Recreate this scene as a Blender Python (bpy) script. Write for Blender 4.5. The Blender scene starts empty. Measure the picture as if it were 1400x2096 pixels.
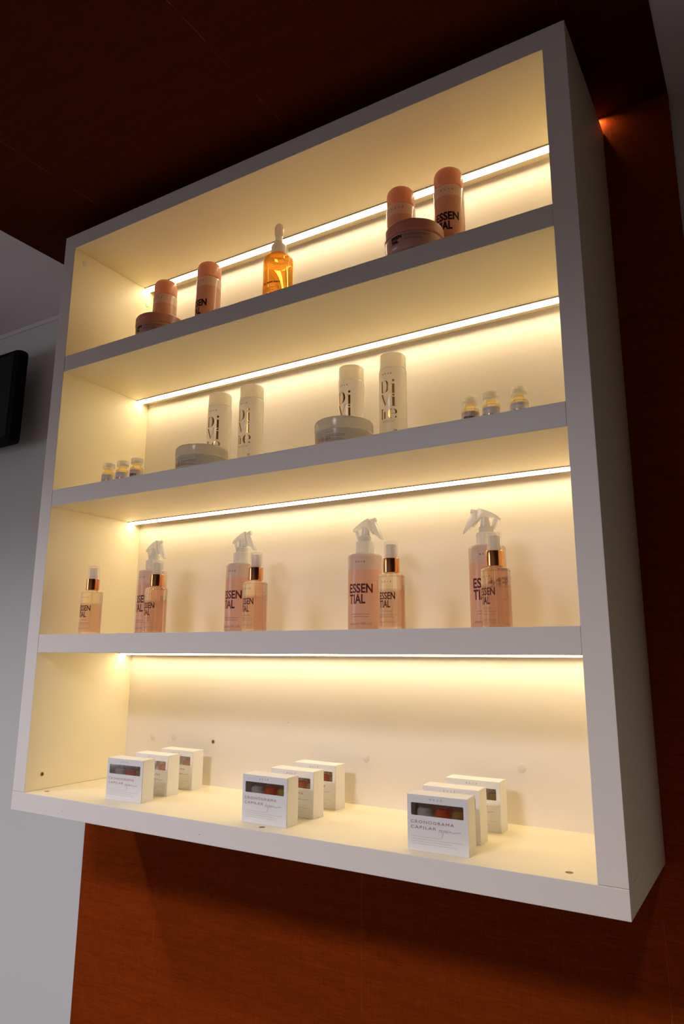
import bpy, bmesh, math, random
from mathutils import Matrix, Vector
random.seed(7)
SC = bpy.context.scene
COL = SC.collection
R = math.radians
B = 1.25                                  # height of the cabinet's underside above the floor
S = 1.2                                   # cabinet width in metres

# ------------------------------------------------------------------ camera
cam_d = bpy.data.cameras.new('camera')
cam = bpy.data.objects.new('camera', cam_d)
COL.objects.link(cam)
ax = Vector((0.8561745, 0.5166689, 0.0043021))
ay = Vector((-0.1077809, 0.1867350, -0.9764801))
az = Vector((-0.5053202, 0.8355737, 0.2155648))
m = Matrix.Identity(4)
for i in range(3):
    m[i][0] = ax[i]; m[i][1] = -ay[i]; m[i][2] = -az[i]
m.translation = Vector((1.3908, -0.9898, 0.31254 + B))
cam.matrix_world = m
cam_d.sensor_fit = 'HORIZONTAL'; cam_d.sensor_width = 36.0
cam_d.lens = 1460.6 / 1400 * 36.0
cam_d.shift_x = -0.00125; cam_d.shift_y = -0.0219
cam_d.clip_start = 0.02
SC.camera = cam

# ------------------------------------------------------------------ world and room lights
w = bpy.data.worlds.new('world'); SC.world = w; w.use_nodes = True
w.node_tree.nodes['Background'].inputs[0].default_value = (0.62, 0.70, 1.0, 1)
w.node_tree.nodes['Background'].inputs[1].default_value = 0.15
SC.view_settings.view_transform = 'Standard'
SC.view_settings.look = 'None'
SC.view_settings.gamma = 1.0
SC.view_settings.exposure = 0.0
SC.view_settings.use_curve_mapping = False

CEIL = 1.3375 + B
LED_COLOR = (1.0, 0.81, 0.51)
LED_POWER = 19.0
DOWN_POWER = 84.0
DOWN_COLOR = (0.96, 0.93, 1.04)
def spot(name, x, y, power, size=150, blend=0.9, radius=0.03, color=DOWN_COLOR):
    d = bpy.data.lights.new(name, 'SPOT'); d.energy = power; d.color = color
    d.spot_size = R(size); d.spot_blend = blend; d.shadow_soft_size = radius
    o = bpy.data.objects.new(name, d); COL.objects.link(o); o.location = (x, y, CEIL - 0.012)
    return o
LAMPS = [(-0.67, -0.98, 1.25, DOWN_COLOR, 0.07), (1.60, -1.05, 0.55, (1.0, 0.78, 0.55), 0.05), (0.60, -1.7, 3.4, DOWN_COLOR, 0.22)]
for x, y, k, c, rad in LAMPS:
    spot('downlight_beam', x, y, DOWN_POWER * k, 118 if x > 1 else (134 if x < 0 else 164), 1.0, rad, c)
# daylight entering through the window at the far left of the room behind the camera
d = bpy.data.lights.new('window_daylight', 'AREA'); d.shape = 'RECTANGLE'; d.size = 1.3; d.size_y = 1.5
d.energy = 16; d.color = (0.88, 0.84, 1.0)
o = bpy.data.objects.new('window_daylight', d); COL.objects.link(o)
o.location = (-2.44, -2.3, 1.45); o.rotation_euler = (0, R(-75), R(22))

# ------------------------------------------------------------------ materials
def mat(name, col=(0.8, 0.8, 0.8), rough=0.5, metal=0.0, spec=None, coat=0.0, trans=0.0, ior=None,
        sss=0.0, sssr=0.01, emis=None, estr=0.0):
    M = bpy.data.materials.new(name); M.use_nodes = True
    b = M.node_tree.nodes['Principled BSDF']
    b.inputs['Base Color'].default_value = (*col, 1)
    b.inputs['Roughness'].default_value = rough
    b.inputs['Metallic'].default_value = metal
    if spec is not None: b.inputs['Specular IOR Level'].default_value = spec
    if coat: b.inputs['Coat Weight'].default_value = coat; b.inputs['Coat Roughness'].default_value = 0.06
    if trans: b.inputs['Transmission Weight'].default_value = trans
    if ior: b.inputs['IOR'].default_value = ior
    if sss:
        b.inputs['Subsurface Weight'].default_value = sss
        b.inputs['Subsurface Radius'].default_value = (1, 0.6, 0.45)
        b.inputs['Subsurface Scale'].default_value = sssr
    if emis: b.inputs['Emission Color'].default_value = (*emis, 1); b.inputs['Emission Strength'].default_value = estr
    return M
def N(M, kind, **kw):
    n = M.node_tree.nodes.new(kind)
    for k, v in kw.items(): setattr(n, k, v)
    return n
def L(M, a, b): M.node_tree.links.new(a, b)
def math_node(M, op, a, b=None, c=None):
    n = N(M, 'ShaderNodeMath', operation=op)
    for i, v in enumerate((a, b, c)):
        if v is None: continue
        if isinstance(v, (int, float)): n.inputs[i].default_value = v
        else: L(M, v, n.inputs[i])
    return n.outputs[0]
def mixcol(M, fac, a, b):
    n = N(M, 'ShaderNodeMix', data_type='RGBA')
    if isinstance(fac, (int, float)): n.inputs[0].default_value = fac
    else: L(M, fac, n.inputs[0])
    for i, v in ((6, a), (7, b)):
        if isinstance(v, tuple): n.inputs[i].default_value = (*v, 1)
        else: L(M, v, n.inputs[i])
    return n.outputs[2]
def noise(M, vec, scale, detail=3, rough=0.5):
    n = N(M, 'ShaderNodeTexNoise'); L(M, vec, n.inputs['Vector'])
    n.inputs['Scale'].default_value = scale; n.inputs['Detail'].default_value = detail
    n.inputs['Roughness'].default_value = rough
    return n.outputs['Fac']
def scaled(M, vec, s):
    n = N(M, 'ShaderNodeMapping'); L(M, vec, n.inputs['Vector']); n.inputs['Scale'].default_value = s
    return n.outputs['Vector']
def bsdf(M): return M.node_tree.nodes['Principled BSDF']
def coords(M): return N(M, 'ShaderNodeTexCoord').outputs['Object']

# white laminate with a faint mottle
def make_laminate():
    M = mat('white_laminate', (0.80, 0.76, 0.70), 0.42, spec=0.35)
    v = coords(M)
    f = noise(M, scaled(M, v, (1, 1, 1)), 3.0, 4)
    L(M, mixcol(M, f, (0.93, 0.835, 0.60), (0.915, 0.815, 0.58)), bsdf(M).inputs['Base Color'])
    g = noise(M, v, 420, 2)
    bp = N(M, 'ShaderNodeBump'); bp.inputs['Strength'].default_value = 0.04; bp.inputs['Distance'].default_value = 0.0004
    L(M, g, bp.inputs['Height']); L(M, bp.outputs[0], bsdf(M).inputs['Normal'])
    return M
EDGE = mat('white_laminate_front_lit', (0.87, 0.80, 0.715), 0.45, spec=0.35)  # same white laminate, with cooler room light on its fronts mixed into the colour
# brown grasscloth: threads along two axes, drop seams
def make_grasscloth(name, u, v_, seam_axis, seams, lap_axis=None, laps=(), tone=1.0):
    M = mat(name, (0.2, 0.05, 0.01), 0.8, spec=0.04)
    c = coords(M)
    def stretched(axis):
        s = [30.0, 30.0, 30.0]
        s[axis] = 1.0
        return tuple(s)
    a = noise(M, scaled(M, c, stretched(u)), 32, 3, 0.65)     # threads running along u
    b = noise(M, scaled(M, c, stretched(v_)), 32, 2, 0.6)     # threads running along v
    big = noise(M, c, 2.2, 3)
    med = noise(M, scaled(M, c, tuple(6.0 if i != u else 0.7 for i in range(3))), 9, 4, 0.6)
    f = math_node(M, 'ADD', math_node(M, 'MULTIPLY', a, 0.58), math_node(M, 'MULTIPLY', b, 0.26))
    f = math_node(M, 'ADD', f, math_node(M, 'MULTIPLY', med, 0.20))
    mr = N(M, 'ShaderNodeMapRange'); L(M, f, mr.inputs[0])
    mr.inputs[1].default_value = 0.32; mr.inputs[2].default_value = 0.76
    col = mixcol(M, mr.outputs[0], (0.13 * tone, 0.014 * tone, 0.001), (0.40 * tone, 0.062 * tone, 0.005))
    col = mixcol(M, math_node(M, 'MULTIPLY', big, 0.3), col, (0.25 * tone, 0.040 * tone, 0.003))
    sep = N(M, 'ShaderNodeSeparateXYZ'); L(M, c, sep.inputs[0])
    line = None
    for axis, vals in ((seam_axis, seams), (lap_axis, laps)):
        if axis is None: continue
        for sv in vals:
            dlt = math_node(M, 'ABSOLUTE', math_node(M, 'SUBTRACT', sep.outputs[axis], sv))
            t = math_node(M, 'LESS_THAN', dlt, 0.0007)
            line = t if line is None else math_node(M, 'MAXIMUM', line, t)
    if line is not None:
        col = mixcol(M, math_node(M, 'MULTIPLY', line, math_node(M, 'MULTIPLY', math_node(M, 'GREATER_THAN', b, 0.52), 0.35)), col, (0.55, 0.16, 0.04))
    L(M, col, bsdf(M).inputs['Base Color'])
    bp = N(M, 'ShaderNodeBump'); bp.inputs['Strength'].default_value = 0.35; bp.inputs['Distance'].default_value = 0.001
    L(M, f, bp.inputs['Height']); L(M, bp.outputs[0], bsdf(M).inputs['Normal'])
    return M
def make_paint(name, c1, c2, rough=0.85):
    M = mat(name, c1, rough, spec=0.2)
    v = coords(M)
    L(M, mixcol(M, noise(M, v, 1.6, 4), c1, c2), bsdf(M).inputs['Base Color'])
    bp = N(M, 'ShaderNodeBump'); bp.inputs['Strength'].default_value = 0.08; bp.inputs['Distance'].default_value = 0.001
    L(M, noise(M, v, 160, 3), bp.inputs['Height']); L(M, bp.outputs[0], bsdf(M).inputs['Normal'])
    return M
# colour that changes at given heights of the object itself (printed bands)
def banded(M, stops, axis=2):
    c = coords(M)
    sep = N(M, 'ShaderNodeSeparateXYZ'); L(M, c, sep.inputs[0])
    col = stops[0][1]
    for h, cc in stops[1:]:
        col = mixcol(M, math_node(M, 'GREATER_THAN', sep.outputs[axis], h), col, cc)
    L(M, col, bsdf(M).inputs['Base Color'])
    return M
def translucent(M, f):
    """let part of the light pass through the plastic"""
    nt = M.node_tree; b = bsdf(M); out = nt.nodes['Material Output']
    t = N(M, 'ShaderNodeBsdfTranslucent')
    if b.inputs['Base Color'].is_linked: L(M, b.inputs['Base Color'].links[0].from_socket, t.inputs[0])
    else: t.inputs[0].default_value = b.inputs['Base Color'].default_value
    mx = N(M, 'ShaderNodeMixShader'); mx.inputs[0].default_value = f
    L(M, b.outputs[0], mx.inputs[1]); L(M, t.outputs[0], mx.inputs[2]); L(M, mx.outputs[0], out.inputs[0])
    return M
def thin_glass(M, f, tint):
    nt = M.node_tree; b = bsdf(M); out = nt.nodes['Material Output']
    t = N(M, 'ShaderNodeBsdfTransparent'); t.inputs[0].default_value = (*tint, 1)
    mx = N(M, 'ShaderNodeMixShader'); mx.inputs[0].default_value = f
    L(M, b.outputs[0], mx.inputs[1]); L(M, t.outputs[0], mx.inputs[2]); L(M, mx.outputs[0], out.inputs[0])
    return M
def clear_shell(name, tint=(0.985, 0.98, 0.97), gloss=0.05, milk=0.10):
    M = bpy.data.materials.new(name); M.use_nodes = True
    nt = M.node_tree; nt.nodes.remove(nt.nodes['Principled BSDF'])
    out = nt.nodes['Material Output']
    t = N(M, 'ShaderNodeBsdfTransparent'); t.inputs[0].default_value = (*tint, 1)
    g = N(M, 'ShaderNodeBsdfGlossy'); g.inputs['Roughness'].default_value = 0.06; g.inputs[0].default_value = (0.95, 0.95, 0.95, 1)
    lw = N(M, 'ShaderNodeLayerWeight'); lw.inputs[0].default_value = 0.35
    f = math_node(M, 'ADD', math_node(M, 'MULTIPLY', lw.outputs['Fresnel'], 0.30), gloss * 0.4)
    mx = N(M, 'ShaderNodeMixShader'); L(M, f, mx.inputs[0]); L(M, g.outputs[0], mx.inputs[2])
    tl = N(M, 'ShaderNodeBsdfTranslucent'); tl.inputs[0].default_value = (0.92, 0.92, 0.90, 1)
    m2 = N(M, 'ShaderNodeMixShader'); m2.inputs[0].default_value = milk
    L(M, t.outputs[0], m2.inputs[1]); L(M, tl.outputs[0], m2.inputs[2]); L(M, m2.outputs[0], mx.inputs[1])
    L(M, mx.outputs[0], out.inputs[0])
    return M

LAM = make_laminate()
WALLP = make_grasscloth('brown_grasscloth_wall', 0, 2, 0, (0.13, 0.66, 1.19), 2, (1.323 + B, 0.032 + B))
SOFFP_SHADED = make_grasscloth('brown_grasscloth_soffit_shaded', 0, 1, 0, (0.13, 0.656, 1.19), 1, (), 0.28)  # same paper as the wall, the soffit's shade put in by a darker tone
WHITEP = make_paint('painted_plaster', (0.74, 0.74, 0.69), (0.70, 0.70, 0.655))
CEILP = make_paint('ceiling_paint', (0.80, 0.76, 0.77), (0.76, 0.72, 0.73))
TERRA = make_paint('terracotta_paint', (0.16, 0.055, 0.02), (0.14, 0.05, 0.018))
BEIGE = make_paint('beige_paint', (0.20, 0.16, 0.13), (0.17, 0.14, 0.11))
FLOORM = make_paint('grey_floor_tile', (0.13, 0.115, 0.11), (0.10, 0.09, 0.085), 0.45)
ALU = mat('anodised_aluminium', (0.13, 0.12, 0.085), 0.5, 0.3)
LEDM = mat('led_diffuser', (0.9, 0.9, 0.85), 0.6, emis=LED_COLOR, estr=LED_POWER)
PEACH = mat('peach_plastic', (0.94, 0.53, 0.36), 0.28, coat=0.5, sss=0.35, sssr=0.012)
LID_P = mat('dusty_pink_plastic', (0.82, 0.45, 0.35), 0.3, coat=0.5, sss=0.2, sssr=0.008)
BODY_P = banded(mat('pink_bottle_plastic', (0.7, 0.4, 0.3), 0.27, coat=0.6, sss=0.35, sssr=0.012),
                [(0, (0.80, 0.48, 0.35)), (0.1348, (0.88, 0.70, 0.60))])
JAR_P = banded(mat('pink_jar_plastic', (0.7, 0.4, 0.3), 0.27, coat=0.6, sss=0.25, sssr=0.01),
               [(0, (0.86, 0.58, 0.47)), (0.0285, (0.92, 0.74, 0.65))])
BIG_P = banded(mat('pale_pink_spray_plastic', (0.7, 0.5, 0.4), 0.3, coat=0.5, sss=0.3, sssr=0.01),
               [(0, (0.88, 0.58, 0.44)), (0.109, (0.84, 0.70, 0.62)), (0.1372, (0.86, 0.83, 0.79))])
WHITE = mat('white_plastic', (0.95, 0.93, 0.90), 0.3, coat=0.4, sss=0.3, sssr=0.01)
WCAP = mat('milky_cap_plastic', (0.96, 0.91, 0.81), 0.25, coat=0.6, sss=0.6, sssr=0.02)
WBODY = mat('pearl_white_plastic', (0.94, 0.90, 0.84), 0.25, coat=0.8, sss=0.4, sssr=0.012)
WLID = mat('pearl_lid_plastic', (0.92, 0.88, 0.82), 0.16, coat=0.9, sss=0.15, sssr=0.006)
COPPER = mat('copper_collar_metal', (0.96, 0.47, 0.20), 0.13, 1.0)
FOIL = mat('copper_foil', (0.80, 0.37, 0.10), 0.22, 1.0)
PRINT = mat('dark_copper_print', (0.13, 0.022, 0.012), 0.35, 0.35)
PRINTB = mat('black_print', (0.02, 0.012, 0.012), 0.35, 0.3)
PRINTF = mat('fine_print', (0.30, 0.19, 0.16), 0.5)
PRINTG = mat('grey_print', (0.42, 0.38, 0.37), 0.5)
PRINTR = mat('rose_copper_print', (0.52, 0.20, 0.15), 0.32, 0.6)
SHELL = clear_shell('clear_plastic')
FILM = clear_shell('window_film', (0.97, 0.96, 0.95), 0.02, 0.0)
AMBER = mat('orange_serum_glass', (1.0, 0.42, 0.06), 0.02, trans=1.0, ior=1.42)
MIST = mat('pale_mist_glass', (0.95, 0.78, 0.6), 0.02, trans=1.0, ior=1.40)
PINKINK = mat('peach_print_band', (0.82, 0.46, 0.30), 0.4)
CLEARG = mat('clear_glass', (1, 1, 0.98), 0.01, trans=1.0, ior=1.46)
VIALG = mat('amber_vial_glass', (1.0, 0.86, 0.48), 0.02, trans=1.0, ior=1.40)
RUBBER = mat('milky_stopper', (0.95, 0.93, 0.86), 0.35, sss=0.5, sssr=0.006, coat=0.4)
BULB = mat('milky_dropper_bulb', (0.86, 0.77, 0.69), 0.25, coat=0.7, sss=0.3, sssr=0.006)
LBLP = mat('pink_vial_label', (0.80, 0.60, 0.50), 0.4)
LBLW = mat('white_vial_label', (0.82, 0.78, 0.74), 0.35)
CARTON = mat('white_carton', (0.92, 0.90, 0.87), 0.45, spec=0.4)
KRAFT = mat('kraft_insert', (0.80, 0.62, 0.50), 0.8)
RED_L = mat('red_ampoule_glass', (0.98, 0.25, 0.06), 0.03, trans=0.7, ior=1.4)
OLIVE_L = mat('olive_ampoule_glass', (0.75, 0.55, 0.14), 0.03, trans=0.7, ior=1.4)
CLEAR_L = mat('clear_ampoule_glass', (0.80, 0.74, 0.69), 0.03, trans=0.4, ior=1.4)
STICKER = mat('screw_cover_plastic', (0.79, 0.73, 0.64), 0.35)
BRASS = mat('brass_insert', (0.50, 0.27, 0.06), 0.4, 0.8)
HOLE = mat('hole_dark', (0.05, 0.025, 0.01), 0.9)
WOODCHIP = mat('bare_chipboard', (0.40, 0.20, 0.08), 0.8)
BLACK = mat('black_plastic', (0.004, 0.004, 0.004), 0.7, spec=0.1)
SCREEN = mat('black_screen_glass', (0.003, 0.003, 0.003), 0.35, spec=0.15)
# body of the small mist: peach print in the lower part of the glass
def make_mist():
    M = mat('mist_bottle_glass', (0.9, 0.7, 0.5), 0.03, ior=1.40)
    c = coords(M); sep = N(M, 'ShaderNodeSeparateXYZ'); L(M, c, sep.inputs[0])
    low = math_node(M, 'MULTIPLY', math_node(M, 'LESS_THAN', sep.outputs[2], 0.066), math_node(M, 'GREATER_THAN', sep.outputs[2], 0.006))
    L(M, mixcol(M, low, (1.0, 0.90, 0.72), (0.95, 0.60, 0.38)), bsdf(M).inputs['Base Color'])
    tr = N(M, 'ShaderNodeMapRange'); L(M, low, tr.inputs[0]); tr.inputs[3].default_value = 0.93; tr.inputs[4].default_value = 0.62
    L(M, tr.outputs[0], bsdf(M).inputs['Transmission Weight'])
    return M
MISTB = make_mist()

for mm, ff in ((PEACH, .35), (BODY_P, .35), (JAR_P, .4), (LID_P, .38), (BIG_P, .4), (WHITE, .55), (WCAP, .65), (WBODY, .62), (WLID, .75), (RUBBER, .75), (BULB, .6), (CARTON, .1), (KRAFT, .2)):
    bsdf(mm).inputs['Subsurface Weight'].default_value = 0.0
    translucent(mm, ff)
thin_glass(VIALG, .5, (1.0, 0.90, 0.66)); thin_glass(MISTB, .3, (1.0, 0.93, 0.84)); thin_glass(RED_L, .35, (1, .35, .12)); thin_glass(OLIVE_L, .35, (.8, .6, .2)); thin_glass(CLEAR_L, .5, (.95, .93, .9)); thin_glass(CLEARG, .6, (1, 1, 1)); thin_glass(AMBER, .5, (0.97, 0.60, 0.20))
# ------------------------------------------------------------------ mesh helpers
def link(name, bm, material, parent=None, smooth=False, recalc=True):
    me = bpy.data.meshes.new(name)
    if recalc: bmesh.ops.recalc_face_normals(bm, faces=bm.faces)
    bm.to_mesh(me); bm.free()
    for mm in (material if isinstance(material, (list, tuple)) else [material]): me.materials.append(mm)
    if smooth:
        me.polygons.foreach_set('use_smooth', [True] * len(me.polygons))
        try: me.set_sharp_from_angle(angle=R(38))
        except Exception: pass
    o = bpy.data.objects.new(name, me); COL.objects.link(o); o.parent = parent
    return o
def bx(bm, lo, hi, bevel=0.0, mi=0):
    r = bmesh.ops.create_cube(bm, size=1.0)
    vs = r['verts']
    for v in vs:
        for i in range(3): v.co[i] = lo[i] + (v.co[i] + 0.5) * (hi[i] - lo[i])
    fs = list({f for v in vs for f in v.link_faces})
    if bevel:
        es = list({e for v in vs for e in v.link_edges})
        rr = bmesh.ops.bevel(bm, geom=es, offset=bevel, segments=2, profile=0.6, affect='EDGES')
        fs = rr['faces']
    for f in fs: f.material_index = mi
    return bm
def box_obj(name, lo, hi, material, parent=None, bevel=0.0):
    return link(name, bx(bmesh.new(), lo, hi, bevel), material, parent)
def lathe(bm, prof, n=48, M4=None, close=True):
    rings = []
    for r, z in prof:
        if r < 1e-6:
            rings.append([bm.verts.new((0, 0, z))])
        else:
            rings.append([bm.verts.new((r * math.cos(2 * math.pi * i / n), r * math.sin(2 * math.pi * i / n), z)) for i in range(n)])
    for a, b in zip(rings, rings[1:]):
        if len(a) == 1 and len(b) == 1: continue
        for i in range(n):
            j = (i + 1) % n
            if len(a) == 1: bm.faces.new((a[0], b[i], b[j]))
            elif len(b) == 1: bm.faces.new((a[i], a[j], b[0]))
            else: bm.faces.new((a[i], a[j], b[j], b[i]))
    if M4 is not None:
        for rg in rings:
            for v in rg: v.co = M4 @ v.co
    return bm
def lathe_obj(name, prof, material, parent=None, n=48, M4=None):
    return link(name, lathe(bmesh.new(), prof, n, M4), material, parent, smooth=True)
def arc(r0, z0, r1, z1, n=6, outward=True):
    """quarter ellipse from (r0,z0) to (r1,z1)"""
    out = []
    for i in range(n + 1):
        t = i / n * math.pi / 2
        if outward: out.append((r1 + (r0 - r1) * math.cos(t), z0 + (z1 - z0) * math.sin(t)))
        else: out.append((r0 + (r1 - r0) * math.sin(t), z1 + (z0 - z1) * math.cos(t)))
    return out
def extrude_poly(bm, pts, y0, y1, bevel=0.0):
    """pts in (x, z), solid between y0 and y1"""
    a = [bm.verts.new((x, y0, z)) for x, z in pts]
    b = [bm.verts.new((x, y1, z)) for x, z in pts]
    n = len(pts)
    fs = [bm.faces.new(a), bm.faces.new(b[::-1])]
    for i in range(n):
        j = (i + 1) % n
        fs.append(bm.faces.new((a[i], b[i], b[j], a[j])))
    bmesh.ops.recalc_face_normals(bm, faces=fs)
    if bevel:
        es = list(fs[0].edges) + list(fs[1].edges)
        bmesh.ops.bevel(bm, geom=es, offset=bevel, segments=3, profile=0.5, affect='EDGES')
    return bm
def empty(name, loc=(0, 0, 0), rz=0.0):
    o = bpy.data.objects.new(name, None); COL.objects.link(o)
    o.empty_display_size = 0.02; o.location = loc; o.rotation_euler = (0, 0, rz)
    return o
def tag(o, label=None, cat=None, group=None, kind=None):
    if label: o['label'] = label
    if cat: o['category'] = cat
    if group: o['group'] = group
    if kind: o['kind'] = kind
    return o
def copy_tree(o, parent=None):
    c = o.copy(); COL.objects.link(c); c.parent = parent
    for ch in list(o.children): copy_tree(ch, c)
    return c

# ---- flat printing: (x, z) outlines, then wrapped on a cylinder or laid on a plane
def text_bm(s, height, stretch=1.0, bold=0.0, spacing=1.0, align='CENTER', shear=0.0):
    cu = bpy.data.curves.new('txt', 'FONT'); cu.body = s; cu.align_x = align
    cu.size = height / 0.73; cu.offset = bold; cu.space_character = spacing; cu.resolution_u = 3; cu.shear = shear
    ob = bpy.data.objects.new('txt', cu); COL.objects.link(ob)
    dg = bpy.context.evaluated_depsgraph_get(); dg.update()
    me = bpy.data.meshes.new_from_object(ob.evaluated_get(dg))
    bm = bmesh.new(); bm.from_mesh(me)
    for v in bm.verts: v.co = Vector((v.co.x * stretch, 0, v.co.y))
    bpy.data.objects.remove(ob); bpy.data.curves.remove(cu); bpy.data.meshes.remove(me)
    return bm
def add_text(bm, s, x, z, height, fit=None, **kw):
    t = text_bm(s, height, **kw)
    if fit:                                   # squeeze to a given width, left edge at x
        xs = [v.co.x for v in t.verts]; x0, x1 = min(xs), max(xs)
        zs = [v.co.z for v in t.verts]; z0, z1 = min(zs), max(zs)
        for v in t.verts:
            v.co.x = x + (v.co.x - x0) / (x1 - x0) * fit
            v.co.z = z + (v.co.z - z0) / (z1 - z0) * height
    else:
        for v in t.verts: v.co.x += x; v.co.z += z
    me = bpy.data.meshes.new('t'); t.to_mesh(me); t.free(); bm.from_mesh(me); bpy.data.meshes.remove(me)
    return bm
def poly(bm, pts):
    bm.faces.new([bm.verts.new((x, 0, z)) for x, z in pts])
def rect(bm, x0, z0, x1, z1): poly(bm, [(x0, z0), (x1, z0), (x1, z1), (x0, z1)])
def fine_rows(bm, rows, h=0.0007, seed=1):
    rnd = random.Random(seed)
    for x0, x1, z in rows:
        x = x0
        while x < x1:
            wd = rnd.uniform(0.0009, 0.0032)
            e = min(x + wd, x1)
            rect(bm, x, z, e, z + h); x = e + 0.0005
def wrap(bm, r, step=0.0012, profile=None):
    """bend the flat print round a vertical cylinder; the print faces -y"""
    xs = [v.co.x for v in bm.verts]; x = min(xs) + step
    while x < max(xs):
        bmesh.ops.bisect_plane(bm, geom=bm.verts[:] + bm.edges[:] + bm.faces[:], plane_co=(x, 0, 0), plane_no=(1, 0, 0))
        x += step
    for v in bm.verts:
        rr = r if profile is None else profile(v.co.z)
        a = v.co.x / r
        v.co = Vector((rr * math.sin(a), -rr * math.cos(a), v.co.z))
    for f in bm.faces:
        f.normal_update()
        c = f.calc_center_median()
        if f.normal.x * c.x + f.normal.y * c.y < 0: f.normal_flip()
    return bm
def print_obj(name, bm, material, parent, r=None, profile=None, y=None, step=0.0012):
    if r is not None: wrap(bm, r, step, profile)
    else:
        for v in bm.verts: v.co.y = y
        for f in bm.faces:
            f.normal_update()
            if f.normal.y > 0: f.normal_flip()
    return link(name, bm, material, parent, recalc=False)

# ------------------------------------------------------------------ heights and depths
Zp = {k: v * S + B for k, v in dict(bt=.0297, z3a=.2616, z3b=.2929, z2a=.5251, z2b=.5563, z1a=.7897, z1b=.8212, ztb=1.0534, zt=1.085).items()}
TK = 0.031 * S
YB = 0.2625                               # face of the back panel
YW = 0.293                                # face of the papered wall

# ------------------------------------------------------------------ room
def struct(name, lo, hi, material):
    o = box_obj(name, lo, hi, material); o['kind'] = 'structure'; return o
struct('floor', (-2.5, -3.2, -0.05), (3.6, 0.45, 0.0), FLOORM)
struct('ceiling', (-2.5, -3.2, CEIL + 0.001), (3.6, 0.45, CEIL + 0.06), CEILP)
struct('wall_back', (-2.5, YW + 0.010, 0), (3.6, 0.45, CEIL + 0.001), WHITEP)
struct('wall_front', (-2.5, -3.3, 0), (3.6, -3.2, CEIL + 0.001), BEIGE)
struct('wall_right', (3.6, -3.3, 0), (3.7, 0.45, CEIL + 0.001), TERRA)
bm = bmesh.new()                          # left wall with the window opening
for lo, hi in (((-2.6, -3.3, 0), (-2.5, -2.95, CEIL)), ((-2.6, -1.65, 0), (-2.5, 0.45, CEIL)),
               ((-2.6, -2.95, 0), (-2.5, -1.65, 0.7)), ((-2.6, -2.95, 2.2), (-2.5, -1.65, CEIL))):
    bx(bm, lo, hi)
o = link('wall_left', bm, WHITEP); o['kind'] = 'structure'
bm = bmesh.new()
for lo, hi in (((-2.58, -2.95, 0.7), (-2.52, -2.90, 2.2)), ((-2.58, -1.70, 0.7), (-2.52, -1.65, 2.2)),
               ((-2.58, -2.95, 0.7), (-2.52, -1.65, 0.75)), ((-2.58, -2.95, 2.15), (-2.52, -1.65, 2.2)),
               ((-2.57, -2.32, 0.7), (-2.53, -2.28, 2.2))):
    bx(bm, lo, hi, 0.004)
o = link('window_1', bm, WHITE); o['kind'] = 'structure'
# papered wall section and the papered ceiling above it
struct('wall_papered', (-0.118, YW, 0), (1.318, YW + 0.010, CEIL), WALLP)
struct('trim_1', (-2.5, YW + 0.004, CEIL - 0.013), (-0.118, YW + 0.0105, CEIL + 0.0005), CEILP)
struct('ceiling_papered', (-0.16, -3.2, CEIL - 0.0005), (1.318, YW + 0.010, CEIL + 0.001), SOFFP_SHADED)

# downlights
def downlight(x, y, label):
    t = empty('ceiling_downlight', (x, y, CEIL))
    lathe_obj('trim_ring', [(0.036, -0.001), (0.050, -0.001), (0.052, -0.004), (0.048, -0.007), (0.037, -0.006), (0.036, -0.001)], WHITE, t, 40)
    lathe_obj('lamp_lens', [(0, -0.002), (0.036, -0.002), (0.036, -0.0045), (0, -0.0045)],
              LENS, t, 32)
    tag(t, label, 'ceiling light', 'recessed downlights')
LENS = mat('downlight_lens', (0.9, 0.9, 0.9), 0.5, emis=(1, 0.93, 0.86), estr=6)
downlight(LAMPS[0][0], LAMPS[0][1], 'round white recessed downlight in the plain ceiling left of the papered strip')
downlight(LAMPS[1][0], LAMPS[1][1], 'round white recessed downlight in the plain ceiling right of the papered strip')
downlight(LAMPS[2][0], LAMPS[2][1], 'round white recessed downlight set in the brown papered ceiling')

# wall-mounted television at the left
tv = empty('television', (-0.86, YW + 0.01, B + 1.1))
bm = bmesh.new(); bx(bm, (-0.33, -0.092, -0.187), (0.389, -0.052, 0.107), 0.016); link('casing', bm, BLACK, tv, smooth=True)
box_obj('screen', (-0.312, -0.0935, -0.170), (0.371, -0.0915, 0.090), SCREEN, tv)
bm = bmesh.new(); bx(bm, (-0.12, -0.054, -0.05), (0.12, 0.0, 0.15), 0.004); link('wall_bracket', bm, BLACK, tv)
tag(tv, 'black flat television on the white wall at the left edge', 'television')

# ------------------------------------------------------------------ the cabinet
cab = empty('wall_display_cabinet', (0, 0, B))
def cpart(name, lo, hi, bevel=0.0009, material=LAM):
    lo = (lo[0], lo[1], lo[2] - B); hi = (hi[0], hi[1], hi[2] - B)
    o = box_obj(name, lo, hi, material, cab, bevel)
    if material is LAM:                       # front faces take the laminate tinted for the cooler room light
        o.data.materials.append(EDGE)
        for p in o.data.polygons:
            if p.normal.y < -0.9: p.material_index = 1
    return o
cpart('side_panel', (0, 0, Zp['bt'] + .0003), (TK, YW - 0.0005, Zp['ztb'] - .0003))
cpart('side_panel', (S - TK, 0, Zp['bt'] + .0003), (S, YW - 0.0005, Zp['ztb'] - .0003))
cpart('top_panel', (0, 0, Zp['ztb']), (S, YW - 0.0005, Zp['zt']))
cpart('bottom_panel', (0, 0, B), (S, YW - 0.0005, Zp['bt']))
for a, b in (('z3a', 'z3b'), ('z2a', 'z2b'), ('z1a', 'z1b')):
    cpart('shelf_board', (TK + .0004, 0.0006, Zp[a]), (S - TK - .0004, YB, Zp[b]))
cpart('back_panel', (TK, YB, Zp['bt']), (S - TK, YB + 0.012, Zp['ztb']), 0)
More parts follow.
